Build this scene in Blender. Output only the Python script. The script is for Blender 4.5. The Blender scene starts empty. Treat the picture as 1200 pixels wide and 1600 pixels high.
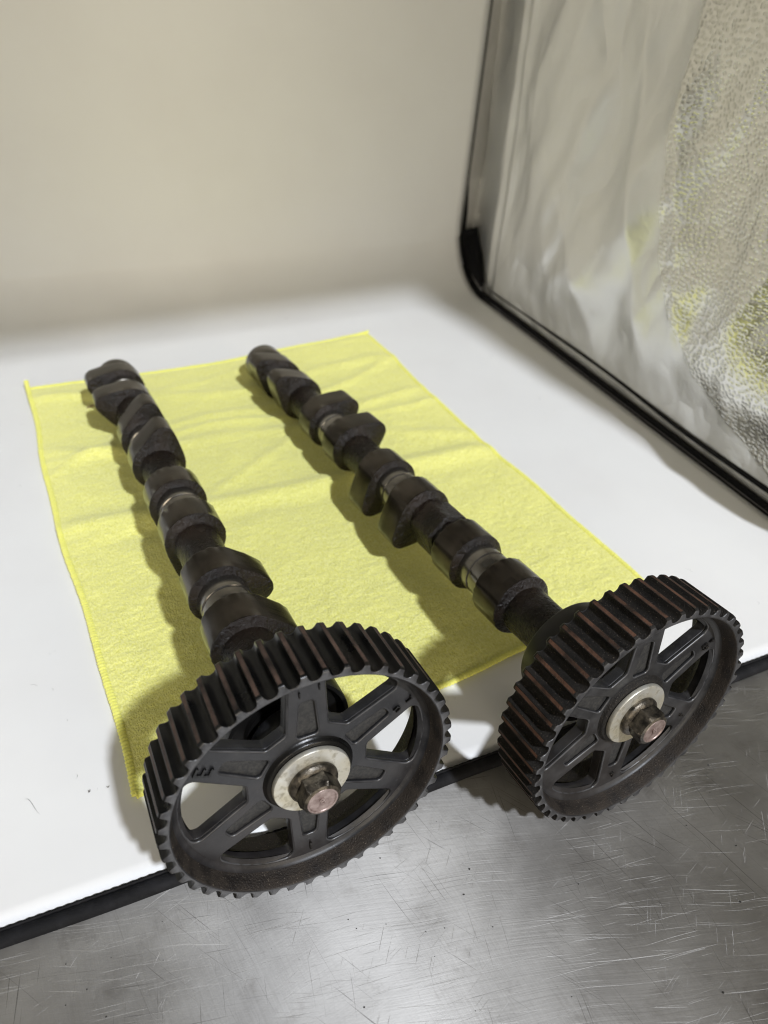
import bpy, bmesh, math, random
import numpy as np
from mathutils import Matrix, Vector, noise

random.seed(7)
rng = np.random.default_rng(7)
S = bpy.context.scene
COL = S.collection

# ------------------------------------------------------------------ camera
cam_d = bpy.data.cameras.new('camera')
cam = bpy.data.objects.new('camera', cam_d)
COL.objects.link(cam)
cam.matrix_world = Matrix(((0.91976125, 0.20164347, -0.3367182, 0.19287),
                           (-0.3894994, 0.57446118, -0.71991983, -0.16434),
                           (0.0482644, 0.79330591, 0.60690715, 0.29699),
                           (0, 0, 0, 1)))
cam_d.sensor_fit = 'VERTICAL'
cam_d.sensor_height = 9.486
cam_d.sensor_width = 9.486 * .75
cam_d.lens = 9.486 * 1157.08 / 1600
cam_d.clip_start = 0.01
cam_d.clip_end = 50
cam_d.dof.use_dof = True
cam_d.dof.focus_distance = 0.30
cam_d.dof.aperture_fstop = 2.9
S.camera = cam

# ------------------------------------------------------------------ light
world = bpy.data.worlds.new('World')
S.world = world
world.use_nodes = True
wbg = world.node_tree.nodes['Background']
wbg.inputs['Color'].default_value = (1.0, 0.885, 0.70, 1)
wbg.inputs['Strength'].default_value = 0.22

def lamp(name, loc, target, size, energy, color):
    l = bpy.data.lights.new(name, 'AREA')
    l.shape = 'DISK'
    l.size = size
    l.energy = energy
    l.color = color
    o = bpy.data.objects.new(name, l)
    o.location = loc
    o.rotation_euler = (Vector(target) - Vector(loc)).to_track_quat('-Z', 'Y').to_euler()
    COL.objects.link(o)
    return o
lamp('ceiling_lamp', (0.86, -2.42, 2.95), (0.35, 0.15, 0), 0.19, 168, (0.85, 0.89, 0.965))
# soft fill lamps added in front of the tent to brighten its back wall
lamp('fill_light', (-0.9, -3.0, 0.80), (0.3, 0.4, 0.2), 1.3, 29, (1.0, 0.885, 0.70))
lamp('fill_light', (1.5, -3.1, 0.85), (0.3, 0.4, 0.2), 1.3, 24.5, (1.0, 0.885, 0.70))

S.view_settings.view_transform = 'Standard'
S.view_settings.look = 'None'
S.view_settings.exposure = 0.0
S.view_settings.gamma = 1.0
S.render.engine = 'CYCLES'
S.cycles.max_bounces = 10
S.cycles.use_denoising = True
S.cycles.filter_width = 1.1

# ------------------------------------------------------------------ helpers
def tag(o, label=None, cat=None, group=None, kind=None):
    if label: o['label'] = label
    if cat: o['category'] = cat
    if group: o['group'] = group
    if kind: o['kind'] = kind
    return o

def add(name, me, mats=(), parent=None, smooth=True, auto=None):
    o = bpy.data.objects.new(name, me)
    COL.objects.link(o)
    for m in (mats if isinstance(mats, (list, tuple)) else [mats]):
        me.materials.append(m)
    if smooth:
        me.polygons.foreach_set('use_smooth', [True] * len(me.polygons))
        if auto is not None:
            me.set_sharp_from_angle(angle=math.radians(auto))
    if parent: o.parent = parent
    return o

def mesh(name, v, f, mi=None):
    me = bpy.data.meshes.new(name)
    me.from_pydata([tuple(map(float, p)) for p in v], [], [tuple(map(int, q)) for q in f])
    if mi is not None:
        me.polygons.foreach_set('material_index', mi)
    me.update()
    return me

def empty(name, mat=None):
    o = bpy.data.objects.new(name, None)
    o.empty_display_size = 0.02
    COL.objects.link(o)
    if mat is not None: o.matrix_world = mat
    return o

def rings_mesh(name, rings, closed_u=True, cap0=False, cap1=False, mi=None):
    """rings: list of (n,3) arrays joined in sequence; mi = material per ring interval"""
    n = len(rings[0]); V = np.concatenate(rings); F = []; M = []
    for i in range(len(rings) - 1):
        for j in range(n if closed_u else n - 1):
            k = (j + 1) % n
            F.append((i * n + j, i * n + k, (i + 1) * n + k, (i + 1) * n + j))
            M.append(mi[i] if mi else 0)
    if cap0: F.append(tuple(range(n))[::-1]); M.append(mi[0] if mi else 0)
    if cap1: F.append(tuple((len(rings) - 1) * n + j for j in range(n))); M.append(mi[-1] if mi else 0)
    return mesh(name, V, F, M)

def lathe(name, prof, n=72, mi=None, wob=0.0):
    """prof: (r, y) list, turned about local Y"""
    th = np.linspace(0, 2 * math.pi, n, endpoint=False)
    rings = []
    for r, y in prof:
        rr = np.full(n, max(r, 1e-5))
        if wob: rr = rr + wob * np.array([noise.noise(Vector((math.cos(t) * 3, math.sin(t) * 3, y * 200))) for t in th])
        rings.append(np.stack([rr * np.cos(th), np.full(n, y), rr * np.sin(th)], 1))
    return rings_mesh(name, rings, mi=mi)

def tube(name, pts, rad, n=10, flat=None):
    """tube along a polyline, rad number or list; flat = (sx, sz) squash"""
    P = np.array(pts, float); m = len(P)
    R = np.full(m, rad) if np.isscalar(rad) else np.array(rad)
    T = np.gradient(P, axis=0); T /= np.linalg.norm(T, axis=1)[:, None]
    up = np.array([0, 0, 1.0])
    rings = []
    th = np.linspace(0, 2 * math.pi, n, endpoint=False)
    last = None
    for i in range(m):
        a = np.cross(T[i], up)
        if np.linalg.norm(a) < .2: a = last if last is not None else np.array([1.0, 0, 0])
        a = a / np.linalg.norm(a); last = a
        b = np.cross(a, T[i])
        sx, sz = flat if flat else (1, 1)
        rings.append(P[i] + R[i] * (np.cos(th)[:, None] * a * sx + np.sin(th)[:, None] * b * sz))
    return rings_mesh(name, rings, cap0=True, cap1=True)

def box_mesh(name, x0, x1, y0, y1, z0, z1, bev=0.0):
    bm = bmesh.new()
    bmesh.ops.create_cube(bm, size=1)
    for v in bm.verts:
        v.co = Vector((x0 + (v.co.x + .5) * (x1 - x0), y0 + (v.co.y + .5) * (y1 - y0), z0 + (v.co.z + .5) * (z1 - z0)))
    if bev: bmesh.ops.bevel(bm, geom=bm.edges[:], offset=bev, segments=2, affect='EDGES', profile=.6)
    me = bpy.data.meshes.new(name); bm.to_mesh(me); bm.free()
    return me

# ------------------------------------------------------------------ materials
class NT:
    def __init__(s, name):
        s.m = bpy.data.materials.new(name); s.m.use_nodes = True
        s.t = s.m.node_tree; s.b = s.t.nodes['Principled BSDF']
        s.co = s.t.nodes.new('ShaderNodeTexCoord').outputs['Object']
    def n(s, typ, **kw):
        nd = s.t.nodes.new('ShaderNode' + typ)
        for k, v in kw.items():
            if k[0] == '_': setattr(nd, k[1:], v)
            else:
                key = int(k[1:]) if k[0] == 'i' and k[1:].isdigit() else k.replace('__', ' ')
                s.put(nd.inputs[key], v)
        return nd
    def put(s, sock, v):
        if isinstance(v, bpy.types.NodeSocket): s.t.links.new(v, sock)
        else: sock.default_value = v
    def set(s, **kw):
        for k, v in kw.items(): s.put(s.b.inputs[k.replace('__', ' ')], v)
        return s
    def map(s, scale=(1, 1, 1), rot=(0, 0, 0), loc=(0, 0, 0), co=None):
        return s.n('Mapping', Vector=co or s.co, Scale=scale, Rotation=rot, Location=loc).outputs[0]
    def noise(s, scale, detail=4, rough=.55, co=None, dist=0):
        return s.n('TexNoise', Vector=co or s.co, Scale=scale, Detail=detail, Roughness=rough, Distortion=dist).outputs[0]
    def ramp(s, fac, stops, interp='LINEAR'):
        r = s.n('ValToRGB', Fac=fac); cr = r.color_ramp; cr.interpolation = interp
        while len(cr.elements) < len(stops): cr.elements.new(.5)
        for e, (p, c) in zip(cr.elements, stops):
            e.position = p; e.color = c if len(c) == 4 else (*c, 1)
        return r.outputs[0]
    def g(s, fac, a, b, lo=0.0, hi=1.0):
        return s.n('MapRange', Value=fac, i1=a, i2=b, i3=lo, i4=hi).outputs[0]
    def mix(s, fac, a, b):
        m = s.n('Mix', _data_type='RGBA')
        s.put(m.inputs[0], fac); s.put(m.inputs[6], a if not isinstance(a, tuple) else (*a[:3], 1)); s.put(m.inputs[7], b if not isinstance(b, tuple) else (*b[:3], 1))
        return m.outputs[2]
    def math(s, op, a, b=0.0, c=0.0):
        m = s.n('Math', _operation=op); s.put(m.inputs[0], a); s.put(m.inputs[1], b); s.put(m.inputs[2], c)
        return m.outputs[0]
    def bump(s, h, strength, dist, normal=None):
        b = s.n('Bump', Height=h, Strength=strength, Distance=dist)
        if normal: s.put(b.inputs['Normal'], normal)
        return b.outputs[0]

def m_pulley(name, base, dust, rough, grit):
    t = NT(name)
    n1 = t.noise(90, 6); n2 = t.noise(900, 3); n3 = t.noise(25, 3)
    c = t.mix(t.g(n1, .42, .68), base, dust)
    c = t.mix(t.math('MULTIPLY', t.g(n2, .62, .75), .5), c, tuple(2.2 * x for x in dust))
    c = t.mix(t.math('MULTIPLY', t.g(n3, .5, .65), .15), c, (.05, .036, .026))
    t.set(Base__Color=c, Roughness=t.g(n1, .3, .7, rough - .09, rough + .1))
    t.set(Normal=t.bump(n2, grit, .0003, t.bump(t.noise(2500, 2), .12, .0002)))
    t.b.inputs['Specular IOR Level'].default_value = .36
    return t.m
def m_rust(name, a, b, grit=.6, speck=True):
    t = NT(name)
    n1 = t.noise(130, 6); n2 = t.noise(1500, 3)
    c = t.mix(t.g(n1, .35, .65), a, b)
    if speck: c = t.mix(t.math('MULTIPLY', t.g(t.noise(1900, 2), .66, .72), .6), c, (.22, .18, .14))
    t.set(Base__Color=c, Roughness=t.g(n1, .3, .7, .55, .8), Normal=t.bump(n2, grit, .0006))
    t.b.inputs['Specular IOR Level'].default_value = .3
    return t.m
MAT = {}
MAT['pul_l'] = m_pulley('pulley_smooth_black', (.0125, .0128, .0145), (.030, .030, .032), .38, .10)
t = NT('pulley_edge_wear'); n1 = t.noise(160, 5)
t.set(Base__Color=t.mix(t.g(n1, .35, .65), (.020, .020, .022), (.062, .062, .065)), Roughness=.34); MAT['edge'] = t.m
MAT['pul_r'] = m_pulley('pulley_worn_black', (.0135, .0135, .0145), (.034, .034, .0355), .42, .16)
MAT['groove_l'] = m_pulley('tooth_groove_black', (.003, .003, .003), (.007, .0065, .006), .33, .15)
MAT['groove_r'] = m_rust('tooth_groove_gritty', (.004, .0035, .003), (.012, .010, .008), .8)
MAT['land_l'] = m_rust('tooth_land_worn_brown', (.018, .012, .010), (.085, .052, .038), .35, False)
MAT['land_r'] = m_rust('tooth_land_rust_brown', (.022, .013, .009), (.115, .054, .032), .7, False)
MAT['rim_in'] = m_rust('rim_inner_dusty', (.009, .007, .006), (.026, .020, .015), .8)
t = NT('pocket_gritty'); n1 = t.noise(1100, 3)
t.set(Base__Color=t.mix(t.g(n1, .4, .65), (.014, .014, .0145), (.032, .031, .029)), Roughness=.55, Normal=t.bump(n1, .5, .0004)); MAT['pocket'] = t.m

t = NT('cast_iron_oily'); n1 = t.noise(60, 5); n2 = t.noise(560, 5, .6)
t.set(Base__Color=t.mix(t.g(n1, .35, .7), (.005, .0033, .0024), (.020, .0135, .0095)), Metallic=0.0,
      Roughness=t.g(t.noise(160, 4), .3, .7, .16, .34), Normal=t.bump(n2, .75, .0018)); t.b.inputs['Specular IOR Level'].default_value = .3; MAT['cast'] = t.m
t = NT('lobe_ground_steel')
rg = t.noise(1.0, 4, .6, t.map((60, 1400, 60)))
n1 = t.noise(55, 4)
t.set(Base__Color=t.mix(t.g(n1, .35, .7), (.022, .0175, .013), (.066, .055, .043)), Metallic=.78,
      Roughness=t.g(rg, .3, .7, .15, .27), Normal=t.bump(rg, .10, .0002)); MAT['ground'] = t.m
t = NT('journal_polished_steel')
rg = t.noise(1.0, 4, .6, t.map((25, 2200, 25)))
t.set(Base__Color=t.mix(t.g(t.noise(70, 3), .35, .7), (.17, .158, .14), (.29, .275, .25)), Metallic=.92,
      Roughness=t.g(rg, .3, .7, .12, .27), Normal=t.bump(rg, .10, .0002)); MAT['journal'] = t.m
t = NT('seal_rubber'); n1 = t.noise(200, 4)
t.set(Base__Color=t.mix(n1, (.004, .004, .004), (.011, .010, .009)), Roughness=t.g(n1, .3, .7, .30, .5)); t.b.inputs['Specular IOR Level'].default_value = .3; MAT['seal'] = t.m
t = NT('washer_zinc'); n1 = t.noise(420, 5, .65); n2 = t.noise(110, 3)
c = t.mix(t.g(n2, .35, .65), (.60, .59, .54), (.54, .50, .38))
c = t.mix(t.math('MULTIPLY', t.g(n1, .52, .68), .5), c, (.20, .18, .13))
t.set(Base__Color=c, Metallic=.72, Roughness=t.g(n1, .3, .7, .34, .55), Normal=t.bump(n1, .25, .0003)); MAT['washer'] = t.m
t = NT('bolt_head_dark'); n1 = t.noise(260, 5); n2 = t.noise(900, 4)
t.set(Base__Color=t.mix(t.g(n1, .38, .66), (.042, .038, .032), (.175, .152, .120)), Metallic=.85,
      Roughness=t.g(n1, .3, .7, .28, .5), Normal=t.bump(n2, .5, .0004)); MAT['bolt'] = t.m
t = NT('bolt_face_pinkish'); n1 = t.noise(350, 5)
t.set(Base__Color=t.mix(t.g(n1, .35, .68), (.19, .135, .122), (.39, .31, .285)), Metallic=.55, Roughness=.42,
      Normal=t.bump(t.noise(700, 4), .35, .0003)); MAT['bface'] = t.m

# towel : microfibre
t = NT('microfibre_yellow')
n1 = t.noise(1150, 3, .6, t.map((1, .55, 1))); n2 = t.noise(2600, 2); n3 = t.noise(45, 4); n4 = t.noise(330, 3, .55, t.map((.55, 1, 1)))
c = t.mix(t.g(n1, .32, .68), (.78, .76, .165), (1.0, .985, .40))
c = t.mix(t.math('MULTIPLY', t.g(n3, .38, .66), .35), c, (.93, .91, .28))
h = t.math('ADD', t.math('MULTIPLY', n1, .9), t.math('ADD', t.math('MULTIPLY', n2, .35), t.math('MULTIPLY', n4, 1.1)))
t.set(Base__Color=c, Roughness=.95, Sheen__Weight=.45, Sheen__Roughness=.45, Sheen__Tint=(1, 1, .7, 1), Subsurface__Weight=0.0,
      Normal=t.bump(h, .85, .0012)); t.b.inputs['Specular IOR Level'].default_value = .15; MAT['towel'] = t.m
t = NT('towel_hem_thread')
n1 = t.noise(1500, 3)
t.set(Base__Color=t.mix(t.g(n1, .3, .7), (.80, .775, .12), (.95, .94, .27)), Roughness=.85, Sheen__Weight=.3, Normal=t.bump(n1, .5, .0006))
t.b.inputs['Specular IOR Level'].default_value = .2; MAT['hem'] = t.m

# white PVC sheet
t = NT('white_pvc_sheet')
n1 = t.noise(14, 4); n2 = t.noise(260, 5, .6, t.map((1, .35, 1)))
c = t.mix(t.g(n1, .4, .75), (.80, .80, .79), (.775, .77, .76))
sm = t.math('MULTIPLY', t.g(t.noise(38, 5, .65), .66, .74), t.g(n2, .52, .70))
sm = t.math('MULTIPLY', sm, t.g(t.n('SeparateXYZ', Vector=t.co).outputs[2], .002, .012, 1.0, 0.0))
c = t.mix(t.math('MULTIPLY', sm, .5), c, (.30, .29, .28))
t.set(Base__Color=c, Roughness=.42, Normal=t.bump(t.noise(30, 2), .05, .002)); t.b.inputs['Specular IOR Level'].default_value = .35
MAT['pvc'] = t.m
t = NT('scuff_dark'); t.set(Base__Color=(.16, .15, .145, 1), Roughness=.8); MAT['scuff'] = t.m

# black binding
t = NT('black_binding_fabric')
wv = t.n('TexWave', Vector=t.co, Scale=900.0, _bands_direction='X').outputs[1]
n1 = t.noise(120, 4)
t.set(Base__Color=t.mix(t.g(n1, .45, .75), (.005, .005, .006), (.014, .014, .016)), Roughness=.75,
      Normal=t.bump(t.math('ADD', t.noise(1600, 3), t.math('MULTIPLY', wv, .4)), .4, .0004)); t.b.inputs['Specular IOR Level'].default_value = .22; MAT['binding'] = t.m
t = NT('black_tape'); n1 = t.noise(200, 3)
t.set(Base__Color=t.mix(n1, (.004, .004, .005), (.011, .011, .012)), Roughness=.8); t.b.inputs['Specular IOR Level'].default_value = .15; MAT['tape'] = t.m
t = NT('silver_lining_plain'); n1 = t.noise(40, 4)
t.set(Base__Color=(.86, .86, .84, 1), Roughness=.42, Metallic=.5, Normal=t.bump(n1, .4, .01)); MAT['plain'] = t.m
t = NT('roof_lining_grey'); t.set(Base__Color=(.26, .255, .245, 1), Roughness=.5, Metallic=.3); MAT['roof'] = t.m
t = NT('edge_highlight_grey'); t.set(Base__Color=(.30, .30, .29, 1), Roughness=.4, Metallic=.2); MAT['sheet_edge_highlight'] = t.m  # colour of the painted highlight on the sheet's edge

# silver reflective lining; gathers into deep round dimples towards the front of the tent
ZS = -0.0045
t = NT('silver_lining')
sep = t.n('SeparateXYZ', Vector=t.co)
fc = t.n('FloatCurve', Value=t.math('DIVIDE', t.math('ADD', sep.outputs[2], ZS), .30))
cv = fc.mapping.curves[0]
pts = [(0, .07), (.066, .114), (.21, .204), (.41, .262), (.55, .275), (.88, .285), (1, .30)]
while len(cv.points) < len(pts): cv.points.new(.5, .5)
for p, (a, b) in zip(cv.points, pts): p.location = (a, b)
fc.mapping.update()
edge = t.math('ADD', fc.outputs[0], t.math('MULTIPLY', t.math('SUBTRACT', t.noise(45, 4), .5), .010))
yy = t.math('ADD', sep.outputs[1], .28)
mask = t.g(t.math('SUBTRACT', edge, yy), -.001, .004)
soft = t.g(t.math('SUBTRACT', edge, yy), -.10, .01)
warp = t.n('VectorMath', _operation='ADD'); t.put(warp.inputs[0], t.co)
nv = t.n('TexNoise', Vector=t.co, Scale=140.0, Detail=2.0).outputs[1]
sc = t.n('VectorMath', _operation='SCALE'); t.put(sc.inputs[0], nv); t.put(sc.inputs['Scale'], .0016); t.put(warp.inputs[1], sc.outputs[0])
sp2 = t.n('SeparateXYZ', Vector=warp.outputs[0])
v2 = t.n('CombineXYZ', X=t.math('MULTIPLY', sp2.outputs[1], .85), Y=sp2.outputs[2])
vor = t.n('TexVoronoi', _voronoi_dimensions='2D', Vector=v2.outputs[0], Scale=315.0, Randomness=.8).outputs[0]
cell = t.n('MapRange', _interpolation_type='SMOOTHSTEP', Value=vor, i1=.18, i2=.52).outputs[0]
fine = t.noise(700, 4, .6); wr = t.noise(150, 3, .5)
h = t.math('ADD', t.math('MULTIPLY', cell, t.math('ADD', t.math('MULTIPLY', mask, .85), t.math('MULTIPLY', soft, .14))), t.math('MULTIPLY', fine, .10))
h = t.math('ADD', h, t.math('MULTIPLY', wr, .10))
cr1 = t.math('ABSOLUTE', t.math('SUBTRACT', t.noise(11, 2, .45, t.map((1, 1.25, .85)), .3), .5))
cr2 = t.math('ABSOLUTE', t.math('SUBTRACT', t.noise(30, 2, .45, t.map((1, 1.2, .85)), .3), .5))
crn = t.bump(t.math('ADD', cr1, t.math('MULTIPLY', cr2, .14)), .6, .016)
c = t.mix(mask, (.83, .835, .83), t.mix(cell, (.76, .76, .71), (.86, .855, .82)))
t.set(Base__Color=c, Metallic=t.g(mask, 0, 1, .72, .90), Roughness=t.g(mask, 0, 1, .36, .22), Normal=t.bump(h, .42, .0008, crn)); MAT['silver'] = t.m

# scratched stainless bench
t = NT('scratched_stainless')
nv = t.n('TexNoise', Vector=t.co, Scale=16.0, Detail=1.0).outputs[1]
wsc = t.n('VectorMath', _operation='SCALE'); t.put(wsc.inputs[0], nv); t.put(wsc.inputs['Scale'], .006)
wad = t.n('VectorMath', _operation='ADD'); t.put(wad.inputs[0], t.co); t.put(wad.inputs[1], wsc.outputs[0])
def rmap(rot, sx, sy, off=0.0):
    return t.map((sx, sy, 1), loc=(off, off * .7, 0), co=t.map(rot=(0, 0, rot), co=wad.outputs[0]))
def scr(rot, sx, sy, a, b, off=0.0):
    return t.g(t.noise(1.0, 2, .5, rmap(rot, sx, sy, off)), a, b)
brush = t.noise(1, 5, .65, rmap(.25, 22, 950))
brush2 = t.noise(1, 4, .6, rmap(-.15, 60, 1500))
brush3 = t.noise(1, 4, .6, rmap(1.45, 22, 900))
cloud = t.noise(22, 5, .6); cloud2 = t.noise(9, 3)
def gt(sc_, lo, a=.45, b=.58): return t.g(t.noise(sc_, 3, .5, t.map(loc=(lo, lo * .6, 0))), a, b)
s1 = t.math('MULTIPLY', scr(.25, 12, 1900, .65, .72), gt(35, 0, .44, .56))
s2 = t.math('MULTIPLY', scr(.12, 20, 1900, .66, .73, 3.1), gt(40, 2))
s3 = t.math('MULTIPLY', scr(.36, 15, 1900, .66, .73, 5.7), gt(30, 5))
s4 = t.math('MULTIPLY', scr(-.35, 40, 2100, .67, .73, 9.7), gt(34, 7, .5, .6))
s5 = t.math('MULTIPLY', scr(-.9, 50, 2100, .68, .73, 12.7), gt(34, 9, .5, .6))
s3 = t.math('ADD', s3, t.math('ADD', s4, s5))
d1 = t.math('MULTIPLY', scr(1.35, 8, 1300, .65, .72, 1.3), gt(20, 4, .42, .58))
d2 = t.math('MULTIPLY', scr(.95, 16, 1500, .66, .72, 8.3), gt(24, 7, .45, .58))
d3 = t.math('MULTIPLY', scr(.2, 20, 1700, .66, .72, 18.3), gt(24, 3, .45, .58))
d4 = t.math('MULTIPLY', scr(1.75, 24, 1500, .66, .72, 21.3), gt(26, 6, .45, .58))
d2 = t.math('ADD', d2, t.math('ADD', d3, d4))
bright = t.math('MINIMUM', t.math('ADD', s1, t.math('ADD', s2, s3)), 1.0)
dark = t.math('MINIMUM', t.math('ADD', d1, d2), 1.0)
c = t.mix(t.g(cloud, .3, .7), (.26, .252, .24), (.37, .362, .348))
c = t.mix(t.math('MULTIPLY', t.g(t.noise(70, 5, .65), .58, .72), .35), c, (.15, .138, .125))
c = t.mix(t.math('MULTIPLY', dark, .6), c, (.065, .06, .056))
c = t.mix(t.math('MULTIPLY', bright, .32), c, (.56, .555, .54))
h = t.math('ADD', t.math('MULTIPLY', brush, .5), t.math('ADD', t.math('MULTIPLY', brush2, .25), t.math('MULTIPLY', brush3, .18)))
h = t.math('ADD', h, t.math('MULTIPLY', bright, -.5))
r = t.math('ADD', t.g(cloud, .3, .7, .43, .51), t.math('MULTIPLY', bright, .18))
t.set(Anisotropic=.885, Tangent=t.n('CombineXYZ', X=0.0, Y=1.0).outputs[0])
t.set(Base__Color=c, Metallic=.92, Roughness=r, Normal=t.bump(h, .32, .00035, t.bump(cloud2, .10, .004))); MAT['steel'] = t.m
t = NT('debris_grain'); t.set(Base__Color=(.02, .018, .016, 1), Roughness=.7); MAT['debris'] = t.m
t = NT('wood_splinter'); n1 = t.noise(700, 3); t.set(Base__Color=t.mix(n1, (.10, .055, .025), (.33, .22, .12)), Roughness=.7); MAT['wood'] = t.m

# ------------------------------------------------------------------ setting : steel bench
ZS = -0.0045
me = box_mesh('workbench_top', -0.7, 1.5, -0.9, 1.0, ZS - .04, ZS)
tag(add('workbench_top', me, MAT['steel'], smooth=False), kind='structure')

# ------------------------------------------------------------------ photo tent
tent = empty('photo_tent', Matrix.Translation((0.30, 0.28, ZS)))
tag(tent, 'silver lined folding photo tent with black bound edges standing on the steel bench', 'photo tent')
TI = tent.matrix_world.inverted()
def tentpart(name, me, mats, **kw):
    me.transform(TI)
    return add(name, me, mats, tent, **kw)

TH = 0.625
def wall_silver():
    # plan polyline of the right wall: straight side, then a crease and the strip that turns behind the sheet
    ys = np.concatenate([np.linspace(-.085, .50, 190), np.linspace(.504, .612, 34)])
    zs = np.concatenate([np.linspace(-.002, .30, 120), np.linspace(.306, TH, 40)])
    V = []; 
    for z in zs:
        for y in ys:
            x = .6135
            if y > .503: x += (y - .503) * .34
            x += .0045 * math.exp(-((y - .503) / .006) ** 2)
            e = min(1, max(0, (z - .014) / .06)); e = e * e * (3 - 2 * e); p = Vector((0, y * 9, z * 5))
            w = noise.fractal(Vector((3, y * 11 + z * 4, z * 4.5)), 1.0, 2.0, 3)
            w2 = abs(noise.noise(Vector((7, y * 13 - z * 5, z * 3.2)))); w3 = abs(noise.noise(Vector((9, y * 10 + z * 7, z * 3 + 4))))
            amp = 1 if y < .49 else .35
            x += e * amp * (.0120 * w + .019 * (w2 - .25) * (.3 + noise.noise(Vector((1, y * 5, z * 5))) ** 2 * 2) + .014 * (w3 - .25) * .5)
            x -= .010 * e * math.sin(min(1, z / .35) * math.pi) * math.sin(min(1, max(0, (.50 - y) / .5)) * math.pi)
            x -= e * .012 * math.exp(-((z - .075) / .05) ** 2) * math.exp(-((y - .07) / .11) ** 2)
            V.append((x, y, z))
    n = len(ys); F = [(i * n + j, i * n + j + 1, (i + 1) * n + j + 1, (i + 1) * n + j) for i in range(len(zs) - 1) for j in range(n - 1)]
    return mesh('side_wall', V, F)
sw = wall_silver()
sw.transform(TI)
# the material reads y and z of the tent, so shift its object coordinates back by keeping world offsets in the mesh
side = add('side_wall', sw, MAT['silver'], tent)
tag(side, 'crumpled silver lining of the right tent wall')
md = side.modifiers.new('cloth', 'SOLIDIFY'); md.thickness = .0015; md.offset = -1

tentpart('side_wall', box_mesh('w', -.034, -.031, -.085, .612, ZS + .001, TH), MAT['plain'], smooth=False)
tentpart('back_wall', box_mesh('w', -.030, .662, .6125, .6155, ZS + .001, TH), MAT['plain'], smooth=False)
rf = box_mesh('w', -.034, .664, -.100, .616, TH + .001, TH + .004)
for v_ in rf.vertices:
    if v_.co.y < 0: v_.co.y = -.127 + (v_.co.x + .034) * .040
tentpart('roof', rf, MAT['roof'], smooth=False)
tentpart('floor', box_mesh('w', -.030, .6085, .002, .611, ZS + .0005, -.0012), MAT['tape'], smooth=False)
# front binding of the floor : rolled black tape, slightly uneven
pts = [(x, -.0028 + .0004 * math.sin(x * 23) + .0003 * math.sin(x * 61 + 1), -.0016 + .00025 * math.sin(x * 37)) for x in np.linspace(-.035, .66, 160)]
tag(tentpart('front_binding', tube('b', pts, .0033, 14, (1.08, .86)), MAT['binding']), 'rolled black fabric binding along the front edge of the tent floor')
# stitch ridge on the binding
pts = [(x, -.0004 + .0002 * math.sin(x * 23), .0008 + .0002 * math.sin(x * 37)) for x in np.linspace(-.035, .60, 900)]
tentpart('binding_seam', tube('b', pts, [.0007 * (1 + .16 * math.sin(i_ * 1.3)) for i_ in range(len(pts))], 6), MAT['binding'])
# black bead along the foot of the side wall, turning up at the back corner
P = [(.6095, y, .0018) for y in np.linspace(-.06, .515, 60)]
P += [(.6095 + .004 * k, .515 + .058 * math.sin(k * math.pi / 2), .0018 + .062 * (1 - math.cos(k * math.pi / 2))) for k in np.linspace(.06, 1, 24)]
P += [(.6135, .573, z) for z in np.linspace(.07, .098, 6)]
R = [.0027] * 60 + list(np.linspace(.0027, .0028, 24)) + list(np.linspace(.0026, .0010, 6))
tentpart('corner_binding', tube('b', P, R, 12), MAT['tape'])
P = [(.6112 - .0006 * math.sin(y * 40), y, .0115 + .0012 * math.sin(y * 21 + 1)) for y in np.linspace(-.06, .505, 70)]
tentpart('wall_binding', tube('b', P, list(np.linspace(.0023, .0004, 70)), 10, (.8, 1.3)), MAT['binding'])
# black tape patch in the corner
V = [(.6085, .568, .052), (.6245, .566, .054), (.622, .530, .012), (.608, .512, .008), (.6085, .545, .018)]
V2 = [(x + .004, y + .002, z) for x, y, z in V]
F = [(0, 1, 2, 3, 4), (9, 8, 7, 6, 5)] + [(i, 5 + i, 5 + (i + 1) % 5, (i + 1) % 5) for i in range(5)]
tentpart('corner_tape', mesh('c', V + V2, F), MAT['tape'], smooth=False)
# grey tube painted as the sheet edge's highlight, black one as the gap's shade
P = [(.6085 + .006 * k, .5705 - .016 * k, .045 + .56 * k) for k in np.linspace(0, 1, 12)]
tentpart('sheet_edge_highlight', tube('p', P, .0012, 10), MAT['sheet_edge_highlight'])
P = [(.6108 + .006 * k, .5715 - .016 * k, .045 + .56 * k) for k in np.linspace(0, 1, 12)]
tentpart('gap_shade', tube('p', P, .0009, 8), MAT['tape'])

# ------------------------------------------------------------------ white backdrop sheet
def backdrop():
    prof = [(y, 0.0) for y in np.linspace(0.0004, .502, 70)]
    r = .064
    prof += [(.502 + r * math.sin(a), r * (1 - math.cos(a))) for a in np.linspace(.06, math.pi / 2, 22)]
    prof += [(.566 - .02 * k ** 1.2, .064 + .544 * k) for k in np.linspace(.02, 1, 40)]
    xs = np.linspace(-.027, .6035, 90)
    V = []
    for i, (y, z) in enumerate(prof):
        for x in xs:
            w = noise.noise(Vector((x * 4, y * 4, z * 4)))
            xx = x + (.006 * min(1, max(0, z - .05) / .5) if x > .3 else 0)
            if z > .05: V.append((xx, y + .004 * w - .002, z))
            else: V.append((xx, y, z + .0002 * w + (0.0006 if z == 0 else 0) * noise.noise(Vector((x * 9, y * 9, 3))) * (1 if .02 < y else 0)))
    n = len(xs); F = [(i * n + j, i * n + j + 1, (i + 1) * n + j + 1, (i + 1) * n + j) for i in range(len(prof) - 1) for j in range(n - 1)]
    return mesh('backdrop_sheet', V, F)
sheet = tag(add('backdrop_sheet', backdrop(), MAT['pvc']), 'white plastic backdrop sheet covering the tent floor and curving up its back wall', 'backdrop')
md = sheet.modifiers.new('thickness', 'SOLIDIFY'); md.thickness = .0009; md.offset = -1
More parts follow.
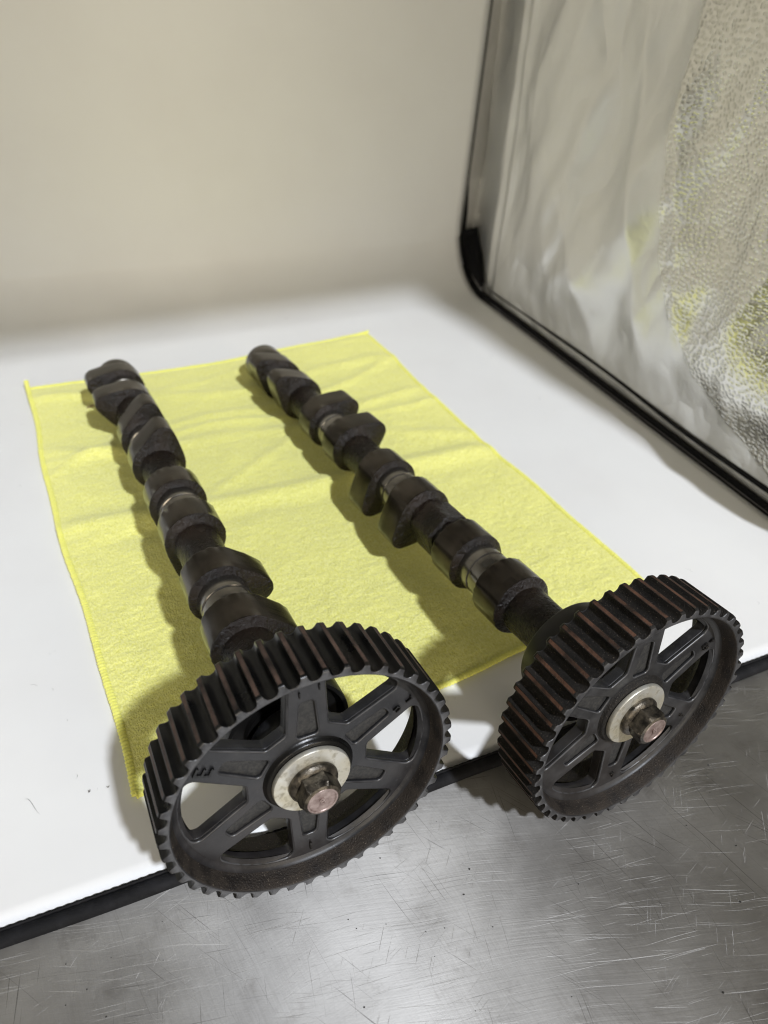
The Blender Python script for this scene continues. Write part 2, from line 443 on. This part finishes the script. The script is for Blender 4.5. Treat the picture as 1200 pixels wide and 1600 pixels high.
# scuffs
def scuff(pts, w):
    V = []; F = []
    for i, (x, y) in enumerate(pts):
        dx, dy = (pts[min(i + 1, len(pts) - 1)][0] - pts[max(i - 1, 0)][0], pts[min(i + 1, len(pts) - 1)][1] - pts[max(i - 1, 0)][1])
        l = math.hypot(dx, dy); ww = w * (.25 + .75 * random.random()) * math.sin(math.pi * (i + .3) / (len(pts)))
        nx, ny = -dy / l * ww, dx / l * ww
        V += [(x + nx, y + ny, .0011), (x - nx, y - ny, .0011)]
    F = [(2 * i, 2 * i + 1, 2 * i + 3, 2 * i + 2) for i in range(len(pts) - 1)]
    return add('scuff_mark', mesh('s', V, F), MAT['scuff'], sheet, smooth=False)
scuff([(.1335 + .0055 * k, .052 - .0075 * k + .0016 * math.sin(k * 5)) for k in np.linspace(0, 1, 14)], .00022)
scuff([(.1585 + .0011 * k, .0462 + .0008 * math.sin(k * 8)) for k in np.linspace(0, 1, 5)], .0003)
scuff([(.166 + .0016 * k, .0455 + .0006 * math.sin(k * 9)) for k in np.linspace(0, 1, 5)], .0003)
for k in range(16):
    cx_, cy_, an_, ln_ = random.uniform(.13, .18) if k % 2 else random.uniform(.50, .585), random.uniform(.02, .42), random.uniform(0, 3.1), random.uniform(.001, .006)
    scuff([(cx_ + ln_ * q * math.cos(an_ + q), cy_ + ln_ * q * math.sin(an_ + q)) for q in np.linspace(0, 1, 6)], random.uniform(.00006, .00014))
scuff([(.195 + .002 * k, .0118 - .010 * k) for k in np.linspace(0, 1, 6)], .00008)

# ------------------------------------------------------------------ yellow towel
TW, TL, TYAW = .300, .394, .0701
TO = Matrix.Translation((.17654, .0347, 0)) @ Matrix.Rotation(TYAW, 4, 'Z')
towel = empty('microfibre_towel', TO)
tag(towel, 'yellow microfibre towel with stitched hem spread on the white sheet under both camshafts', 'towel')
def th(u, v):
    """towel surface height in its own frame"""
    z = .0030
    vc = .197 - .076 * u                                  # the fold line across the middle
    dv = v - vc
    z += .0036 * math.exp(-(dv / .008) ** 2) + .0012 * math.exp(-((dv + .012) / .02) ** 2) * 0
    z -= .0008 * math.exp(-((dv + .016) / .008) ** 2)
    # long soft folds fanning over the far half
    for (a, b, k, s, A) in ((.255, .02, -.30, .007, .0030), (.300, .0, .22, .006, .0026), (.345, -.01, -.12, .007, .0026), (.232, .0, .36, .0055, .0022), (.275, .13, -.08, .0045, .0020), (.372, .1, .06, .0055, .0018)):
        f = v - (a + k * (u - .15) + .012 * math.sin(u * 24 + a * 40))
        m = .35 + .65 * (0.5 + 0.5 * noise.noise(Vector((u * 12, a * 50, 0))))
        z += A * m * math.exp(-(f / s) ** 2)
    z += .0011 * noise.noise(Vector((u * 28, v * 28, 1))) + .0006 * noise.noise(Vector((u * 70, v * 70, 2)))
    z += .0004 * noise.noise(Vector((u * 260, v * 260, 5)))
    ed = min(u, TW - u, v, TL - v)
    return .0012 + (z - .0012) * min(1, .45 + ed / .02)
def tedge(u, v):
    # slight waviness of the outline
    return (u + .0020 * math.sin(v * 19 + .5) + .0007 * math.sin(v * 61) * (1 if u > TW / 2 else .8) - .004 * math.sin(math.pi * v / TL) * (1 if u > .15 else -0.2) * (u / TW) * .0,
            v + .0020 * math.sin(u * 23 + 2) + .0008 * math.sin(u * 70) - .006 * math.sin(math.pi * u / TW) * (v / TL) ** 3)
NU, NV = 200, 262
V = []; 
for j in range(NV):
    for i in range(NU):
        u, v = TW * i / (NU - 1), TL * j / (NV - 1)
        a, b = tedge(u, v)
        V.append((a, b, th(u, v)))
F = [(j * NU + i, j * NU + i + 1, (j + 1) * NU + i + 1, (j + 1) * NU + i) for j in range(NV - 1) for i in range(NU - 1)]
cl = add('cloth', mesh('cloth', V, F), MAT['towel'], towel)
md = cl.modifiers.new('thickness', 'SOLIDIFY'); md.thickness = .0010; md.offset = -1
def hem(u0, v0, u1, v1, ext0=0, ext1=0):
    L = math.hypot(u1 - u0, v1 - v0); n = int(L / .0005)
    P = []; R = []
    for i in range(n + 1):
        k = -ext0 / L + (1 + (ext0 + ext1) / L) * i / n
        u, v = u0 + (u1 - u0) * k, v0 + (v1 - v0) * k
        a, b = tedge(u, v)
        P.append((a, b, th(min(max(u, 0), TW), min(max(v, 0), TL)) - .0001 + (.0025 * ext0 / .006 * max(0, 1 - k * L / .01) if ext0 else 0)))
        R.append(.00150 * (1 + .12 * math.sin(i * .25 * 2 * math.pi + .4) + .10 * noise.noise(Vector((i * .21, u0 * 9, v0 * 9)))))
    add('hem', tube('hem', P, R, 8, (1.25, .72)), MAT['hem'], towel)
hem(0, TL, 0, 0, .006, 0); hem(0, 0, TW, 0); hem(TW, 0, TW, TL, 0, .003); hem(TW, TL, 0, TL, .003, 0)
# loose fibres standing up out of the nap (uncountable)
V = []; F = []
for k in range(26000):
    u, v = random.uniform(.002, TW - .002), random.uniform(.002, TL * random.uniform(.35, 1))
    a, b = tedge(u, v); z = th(u, v)
    an = random.uniform(0, 2 * math.pi); l = random.uniform(.0007, .0018); w = .00009
    dx, dy = math.cos(an), math.sin(an); up = random.uniform(.3, .9) * l
    q = len(V)
    V += [(a - dy * w, b + dx * w, z - .0002), (a + dy * w, b - dx * w, z - .0002), (a + dx * l * .8, b + dy * l * .8, z + up)]
    F.append((q, q + 1, q + 2))
tag(add('nap_fibres', mesh('nap', V, F), MAT['towel'], towel, smooth=False), kind='stuff')

# splinter lying on the towel
V = []; n = 6
P = [(0, 0, 0), (.004, .0006, .0006), (.009, .0002, .0009), (.0145, -.0004, .0004)]
sp = add('wood_splinter', tube('splinter', P, [.0004, .0010, .0008, .0003], 6, (1, .6)), MAT['wood'])
sp.matrix_world = TO @ Matrix.Translation((.038, .345, th(.045, .345) + .0006)) @ Matrix.Rotation(.1, 4, 'Z')
tag(sp, 'tiny pale wood splinter on the towel beside the far end of the left camshaft', 'splinter')

# ------------------------------------------------------------------ camshafts
RT, NT_, WP = .0555, 46, .02456          # tip radius, teeth, pulley width
RG = .0523                               # groove bottom
RI = .0511                               # rim inner radius at the front lip
WEB0, WEB1 = .0080, .0140
SP0 = 28.0                               # first spoke angle

def rim_mesh(phase):
    K = 22
    prof = []; land = []
    for k in range(NT_):
        for i in range(K):
            x = (i / K) * 2 - 1          # -1..1 across one pitch, 0 = tooth centre
            ax = abs(x)
            if ax < .30: d = 0
            else:
                q = (ax - .30) / .70     # 0 at land edge .. 1 groove centre
                d = (1 - (1 - q) ** 2.6) ** (1 / 1.9)
                d = min(1, d)
            prof.append((phase + (2 * math.pi / NT_) * (k + x / 2), RT - (RT - RG) * d))
            land.append(ax < .26)
    th_ = np.array([p[0] for p in prof]); r0 = np.array([p[1] for p in prof]); n = len(prof)
    cs, sn = np.cos(th_), np.sin(th_)
    ring = lambda r, y: np.stack([r * cs, np.full(n, y), r * sn], 1)
    rings, mi = [], []
    one = np.ones(n)
    # inner web foot (front) -> inner wall -> front lip -> teeth -> back lip -> inner wall back
    rings += [ring(.0455 * one, WEB0 + .0016), ring(.0470 * one, WEB0 + .0001), ring(.0483 * one, WEB0 - .0004), ring(.0492 * one, WEB0 - .0016), ring(.0497 * one, .0040), ring((RI - .0004) * one, .0008), ring(RI * one, .0002), ring((RI + .0004) * one, 0)]
    mi += [0, 0, 0, 3, 3, 3, 0]
    e = np.minimum(r0, RT - .0009); lo = np.maximum(e - .0003, RI + .0006)
    rings += [ring(lo, 0), ring(np.minimum(r0, RT - .0006), .00018), ring(np.minimum(r0, RT - .00018), .00065), ring(r0, .0014)]
    mi += [4, 4, 1, 1]
    for y in np.linspace(.0014, WP - .0014, 6)[1:]:
        rings.append(ring(r0, y)); mi.append(1)
    rings += [ring(np.minimum(r0, RT - .0003), WP - .0006), ring(np.minimum(r0, RT - .0008), WP - .0001), ring(lo, WP), ring((RI + .0004) * one, WP), ring((RI - .0006) * one, WP - .0012), ring(.0493 * one, WEB1 + .003), ring(.0455 * one, WEB1 - .001)]
    mi += [1, 0, 0, 0, 3, 3, 3]
    me = rings_mesh('rim', rings, mi=(mi + [0])[:len(rings) - 1])
    # worn lands
    idx = np.empty(len(me.polygons), 'i'); me.polygons.foreach_get('material_index', idx)
    idx = idx.reshape(-1, n)
    l = np.array(land); l = l & np.roll(l, -1)
    for i in range(len(idx)):
        if idx[i, 0] == 1:
            rr = rings[i]; yy = rr[0, 1]
            if .0012 < yy < WP - .0025: idx[i, l] = 2
    me.polygons.foreach_set('material_index', idx.ravel())
    return me

def fillet(poly, rad):
    out = []; n = len(poly)
    for i in range(n):
        p, r = np.array(poly[i], float), rad[i]
        if r <= 0: out.append(tuple(p)); continue
        a, b = np.array(poly[i - 1]) - p, np.array(poly[(i + 1) % n]) - p
        la, lb = np.linalg.norm(a), np.linalg.norm(b); a /= la; b /= lb
        ang = math.acos(np.clip(a @ b, -1, 1)); tl = min(r / math.tan(ang / 2), la * .48, lb * .48); r = tl * math.tan(ang / 2)
        c = p + (a + b) / np.linalg.norm(a + b) * (r / math.sin(ang / 2))
        p0, p1 = p + a * tl - c, p + b * tl - c
        t0 = math.atan2(p0[1], p0[0]); t1 = math.atan2(p1[1], p1[0]); dt = (t1 - t0 + math.pi) % (2 * math.pi) - math.pi
        for k in range(8): out.append((c[0] + r * math.cos(t0 + dt * k / 7), c[1] + r * math.sin(t0 + dt * k / 7)))
    return out
pol = lambda r, d: (r * math.cos(math.radians(d)), r * math.sin(math.radians(d)))
circ = lambda r, n=96: [pol(r, 360 * i / n) for i in range(n)]

def plate(outl, y0, y1, bev, res=2):
    """flat plate with holes from 2-D outlines, in the pulley frame (front at y0)"""
    cu = bpy.data.curves.new('plate', 'CURVE'); cu.dimensions = '2D'; cu.fill_mode = 'BOTH'
    cu.extrude = (y1 - y0) / 2 - bev; cu.bevel_depth = bev; cu.bevel_resolution = res; cu.offset = -bev
    for pts in outl:
        s = cu.splines.new('POLY'); s.points.add(len(pts) - 1); s.use_cyclic_u = True
        for p, q in zip(s.points, pts): p.co = (q[0], q[1], 0, 1)
    o = bpy.data.objects.new('plate', cu); COL.objects.link(o)
    me = bpy.data.meshes.new_from_object(o.evaluated_get(bpy.context.evaluated_depsgraph_get()))
    bpy.data.objects.remove(o); bpy.data.curves.remove(cu)
    me.materials.clear()
    me.transform(Matrix.Translation((0, (y0 + y1) / 2, 0)) @ Matrix.Rotation(math.pi / 2, 4, 'X'))
    return me
def text_mesh(body, size, x, z, rotd, y0, h, sx=1.0):
    cu = bpy.data.curves.new('text', 'FONT'); cu.body = body; cu.size = size; cu.extrude = h / 2; cu.bevel_depth = .00006
    cu.align_x = 'CENTER'; cu.align_y = 'CENTER'
    o = bpy.data.objects.new('text', cu); COL.objects.link(o)
    me = bpy.data.meshes.new_from_object(o.evaluated_get(bpy.context.evaluated_depsgraph_get()))
    bpy.data.objects.remove(o); bpy.data.curves.remove(cu); me.materials.clear()
    me.transform(Matrix.Translation((x, y0, z)) @ Matrix.Rotation(math.pi / 2, 4, 'X') @ Matrix.Rotation(math.radians(rotd), 4, 'Z') @ Matrix.Diagonal((sx, 1, 1, 1)))
    return me
def window_outline(c, grow=0.0):
    g = grow
    p = [pol(.0236 - g, c - 10.0), pol(.0462 + g, c - 21.6), pol(.0466 + g, c - 12), pol(.0467 + g, c - 6), pol(.0467 + g, c), pol(.0467 + g, c + 6), pol(.0466 + g, c + 12), pol(.0462 + g, c + 21.6), pol(.0236 - g, c + 10.0)]
    return fillet(p, [.0022, .0036, 0, 0, 0, 0, 0, .0036, .0022])
def pocket_outline(c):
    a = math.radians(c); e = np.array([math.cos(a), math.sin(a)]); q = np.array([-e[1], e[0]])
    p = [tuple(e * .0186 - q * .0041), tuple(e * .0356 - q * .0025), tuple(e * .0356 + q * .0025), tuple(e * .0186 + q * .0041)]
    return fillet(p, [.0015, .0017, .0017, .0015])
WINS = [window_outline(SP0 + 30 + 60 * k) for k in range(6)]
WINS2 = [window_outline(SP0 + 30 + 60 * k, .00012) for k in range(6)]
PKTS = [pocket_outline(SP0 + 60 * k) for k in range(6)]
SKIN = plate([circ(.0478)] + WINS + PKTS + [circ(.0100)], WEB0, WEB0 + .0016, .0007, 3)
CORE = plate([circ(.0476)] + WINS2 + [circ(.0100)], WEB0 + .0015, WEB1, .0004, 2)

# cam profile in (u, v): base circle + nose
def cam_profile(nose_deg, rb=.0163, tip=.0256, rn=.0070, n=120):
    c = tip - rn
    th_ = np.linspace(0, 2 * math.pi, 720, endpoint=False)
    nx, nz = np.cos(th_), np.sin(th_)
    # support function of the two circles, softened so that the flanks bulge slightly
    h1 = np.full(720, rb); h2 = c * nx + rn
    k = 1800.0
    h = np.log(np.exp(k * (h1 - rb)) + np.exp(k * (h2 - rb))) / k + rb
    dh = np.gradient(h, th_[1] - th_[0])
    x = h * nx - dh * nz; z = h * nz + dh * nx
    sel = np.linspace(0, 720, n, endpoint=False).astype(int)
    x, z = x[sel], z[sel]
    a = math.radians(nose_deg)
    return np.stack([x * math.cos(a) - z * math.sin(a), x * math.sin(a) + z * math.cos(a)], 1)
def lobe_mesh(nose_deg, s0, s1, core):
    P = cam_profile(nose_deg); n = len(P)
    th_ = np.arctan2(P[:, 1], P[:, 0]); rad = np.hypot(P[:, 0], P[:, 1])
    def ring(f, y):  # f 0..1 blends profile to the core circle
        R_ = rad * (1 - f) + core * f
        jit = np.array([noise.noise(Vector((math.cos(t) * 9, y * 500, math.sin(t) * 9))) for t in th_]) * .00035 * (1 if 0 < f < 1 else 0)
        return np.stack([(R_ + jit) * np.cos(th_), np.full(n, y) + jit, (R_ + jit) * np.sin(th_)], 1)
    rings = [ring(1.06, s0 - .0036), ring(.90, s0 - .0022), ring(.60, s0 - .0013), ring(.25, s0 - .0008), ring(.05, s0 - .0004), ring(.010, s0 - .0001)]
    m = [1, 1, 1, 1, 1]
    rings += [ring(0, s0 + .0004)]; m += [0]
    for y in np.linspace(s0 + .0004, s1 - .0004, 4)[1:]: rings.append(ring(0, y)); m.append(0)
    rings += [ring(.010, s1 + .0001), ring(.05, s1 + .0004), ring(.25, s1 + .0008), ring(.60, s1 + .0013), ring(.90, s1 + .0022), ring(1.06, s1 + .0036)]
    m += [0, 1, 1, 1, 1, 1]
    return rings_mesh('lobe', rings, mi=m)

def camshaft(side, c, a, phase, noses, label, hexed):
    a = Vector(a).normalized(); u = Vector((a.y, -a.x, 0)).normalized(); v = u.cross(a)
    M = Matrix.Identity(4)
    for i in range(3): M[i][0], M[i][1], M[i][2], M[i][3] = u[i], a[i], v[i], c[i]
    root = empty('camshaft', M)
    tag(root, label, 'camshaft', 'camshafts lying on the towel')
    L = side == 'l'
    # --- pulley
    pm = [MAT['pul_' + side], MAT['groove_' + side], MAT['land_' + side], MAT['rim_in'], MAT['edge']]
    pul = add('timing_pulley', rim_mesh(phase), pm, root, auto=38)
    w = add('spoked_web', SKIN.copy(), MAT['pul_' + side], pul, auto=35)
    w.data.materials.append(MAT['edge'])
    for p in w.data.polygons:
        if .25 < -p.normal.y < .97: p.material_index = 1
    w2 = add('web_core', CORE.copy(), MAT['pul_' + side], pul, auto=35)
    w2.data.materials.append(MAT['pocket'])
    for p in w2.data.polygons:
        ce = p.center
        if ce.y < WEB0 + .00155 and math.hypot(ce.x, ce.z) < .048: p.material_index = 1
    # moulded characters, coloured dark in place of the shade along their strokes
    def mark(body, size, r, ang, rot, sx=1.0):
        x, z = pol(r, ang)
        add('moulded_mark', text_mesh(body, size, x, z, rot, WEB0 - .0003, .0012, sx), MAT['groove_' + side], pul, smooth=False)
    if L:
        mark('E', .0092, .0412, 151.0, 62); mark('U', .0036, .0392, 25, 128); mark('L', .0042, .0447, 26, 118)
        mark('I', .0058, .0425, 268, 0); mark('1', .0034, .0400, 92, 0); mark('1', .0034, .0415, 82, 0)
    else:
        mark('63', .0042, .0415, 26.5, 118); mark('4', .0036, .0452, 27, 118); mark('7', .0036, .0415, 269, 20); mark('9', .0034, .0425, 328, 60)
    # hub behind and boss in front
    add('hub', lathe('hub', [(.0100, .0140), (.0180, .0141), (.0183, .0150), (.0175, .0245), (.0165, .0262), (.0110, .0264)], 64), MAT['pul_' + side], pul, auto=40)
    add('boss', lathe('boss', [(.0176, WEB0 + .0002), (.0171, WEB0 - .0003), (.0168, WEB0 - .0007), (.0165, .0066), (.0161, .0062), (.0100, .0061)], 64, wob=.0001), MAT['groove_' + side], pul, auto=50)
    # --- washer and bolt
    ws = lathe('washer', [(.0070, .0060), (.0146, .0060), (.0149, .0057), (.0149, .0044), (.0146, .0040), (.0136, .0039), (.0070, .0038)], 80)
    add('washer', ws, MAT['washer'], root, auto=40)
    prof = [(.0092, .0039), (.0094, .0033), (.0092, .0024), (.0080, .0014), (.0072, .0010)]
    bolt = add('bolt', lathe('flange', prof, 64), MAT['bolt'], root, auto=50)
    rot0 = 38 if L else 22
    rings = []; n = 60
    for (f, y) in ((1, .0016), (1, .0002), (1, -.0038)):
        rr = [.0069 / math.cos(((360 * i / n + 30) % 60 - 30) * math.pi / 180) for i in range(n)]
        rings.append(np.array([(q * f * math.cos(math.radians(360 * i / n + rot0)), y, q * f * math.sin(math.radians(360 * i / n + rot0))) for i, q in enumerate(rr)]))
    for (r, y) in ((.0069, -.0050), (.0062, -.0053), (.0058, -.0055)):
        rings.append(np.array([(r * math.cos(math.radians(360 * i / n + rot0)), y, r * math.sin(math.radians(360 * i / n + rot0))) for i in range(n)]))
    add('hex_head', rings_mesh('hex', rings), MAT['bolt'], bolt, auto=25)
    face = lathe('face', [(.0060, -.0053), (.0057, -.0056), (.0051, -.00555), (.0049, -.0053), (.0001, -.0053)], 48)
    tag(add('bolt_face', face, MAT['bface'], bolt, auto=40), 'pinkish worn end face of the bolt')
    add('bolt_mark', text_mesh('8', .0040, 0, 0, 20, -.0054, .0005, 1.1), MAT['bface'], bolt, smooth=False)
    # --- shaft : cast core, journals, lobes
    core = .0118
    prof = [(.0090, .0262), (.0135, .0263), (.0140, .0300), (.0140, .0440), (.0128, .0480), (.0122, .0560), (.0122, .0700), (.0126, .0780)]
    y = .080
    while y < .408:
        prof.append((core + .0003 * noise.noise(Vector((y * 90, 3, 1 if L else 7))), y)); y += .004
    prof += [(core, .410), (.0105, .4105), (.0001, .4106)]
    add('shaft_core', lathe('core', prof, 56, wob=.0003), MAT['cast'], root, auto=60)
    seal = [(.0138, .0300), (.0165, .0296), (.0170, .0318), (.0212, .0322), (.0226, .0300), (.0232, .0282), (.0247, .0280), (.0250, .0288), (.0250, .0375), (.0242, .0381), (.0242, .0395), (.0248, .0400), (.0245, .0490), (.0238, .0500), (.0150, .0503), (.0132, .0500)]
    add('oil_seal', lathe('seal', seal, 80), MAT['seal'], root, auto=40)
    for k in range(4):
        sc_ = .110 + .0900 * k
        for (b0, b1) in ((-.0283, -.0108), (.0108, .0283)):
            add('cam_lobe', lobe_mesh(noses[k] + (3 if b0 > 0 else 0), sc_ + b0, sc_ + b1, core), [MAT['ground'], MAT['cast']], root, auto=55)
        jp = [(.0118, sc_ - .0096), (.0125, sc_ - .0090), (.0127, sc_ - .0086), (.0127, sc_ - .0012), (.0121, sc_ - .0009), (.0121, sc_ + .0006), (.0127, sc_ + .0009), (.0127, sc_ + .0086), (.0125, sc_ + .0090), (.0118, sc_ + .0096)]
        add('journal', lathe('journal', jp, 64), MAT['journal'], root, auto=30)
    ep = [(.0117, .4080), (.0148, .4100), (.0154, .4115), (.0154, .4330), (.0148, .4345), (.0100, .4346), (.0001, .4346)]
    if L: ep = [(.0112, .4080), (.0144, .4100), (.0150, .4115), (.0150, .4190), (.0144, .4205), (.0080, .4206), (.0001, .4206)]
    add('end_journal', lathe('endj', ep, 64), MAT['ground'], root, auto=35)
    if hexed:
        rings = []
        for f, yy in ((.90, .1445), (1, .1465), (1, .1640), (.90, .1660)):
            rr = [.0128 / math.cos(((360 * i / 60 + 30) % 60 - 30) * math.pi / 180) for i in range(60)]
            rings.append(np.array([(min(q, .0143) * f * math.cos(math.radians(6 * i + 14)), yy, min(q, .0143) * f * math.sin(math.radians(6 * i + 14))) for i, q in enumerate(rr)]))
        add('wrench_hex', rings_mesh('whex', rings), MAT['cast'], root, auto=25)
    return root

camshaft('l', (.23951768, -.02286322, .05906932), (-.05390003, .99400298, -.09514658), 3.92571, [-12, -106, 74, 157],
         'left dark steel camshaft with smooth black toothed pulley, cam noses pointing right nearest the pulley', False)
camshaft('r', (.37354313, -.03843316, .05298332), (-.09275993, .99201628, -.08543588), 4.34672, [-52, -142, 29, 134],
         'right dark steel camshaft whose black toothed pulley has rusty brown teeth', True)

# ------------------------------------------------------------------ grit on the bench (uncountable specks)
bm = bmesh.new()
for k in range(110):
    x, y = random.uniform(.13, .55), random.uniform(-.16, -.012)
    s = random.choice((.00013, .00018, .00026)) * random.uniform(.7, 1.3)
    if k < 10: s *= 1.8
    r = bmesh.ops.create_icosphere(bm, subdivisions=1, radius=s, matrix=Matrix.Translation((x, y, ZS + s * .5)) @ Matrix.Diagonal((random.uniform(.7, 1.9), random.uniform(.7, 1.3), .7, 1)))
    for v in r['verts']: v.co += Vector((random.uniform(-.25, .25), random.uniform(-.25, .25), random.uniform(-.2, .2))) * s
me = bpy.data.meshes.new('grit'); bm.to_mesh(me); bm.free()
tag(add('bench_grit', me, MAT['debris'], smooth=False), 'dark specks of grit scattered over the steel bench top', 'grit', kind='stuff')
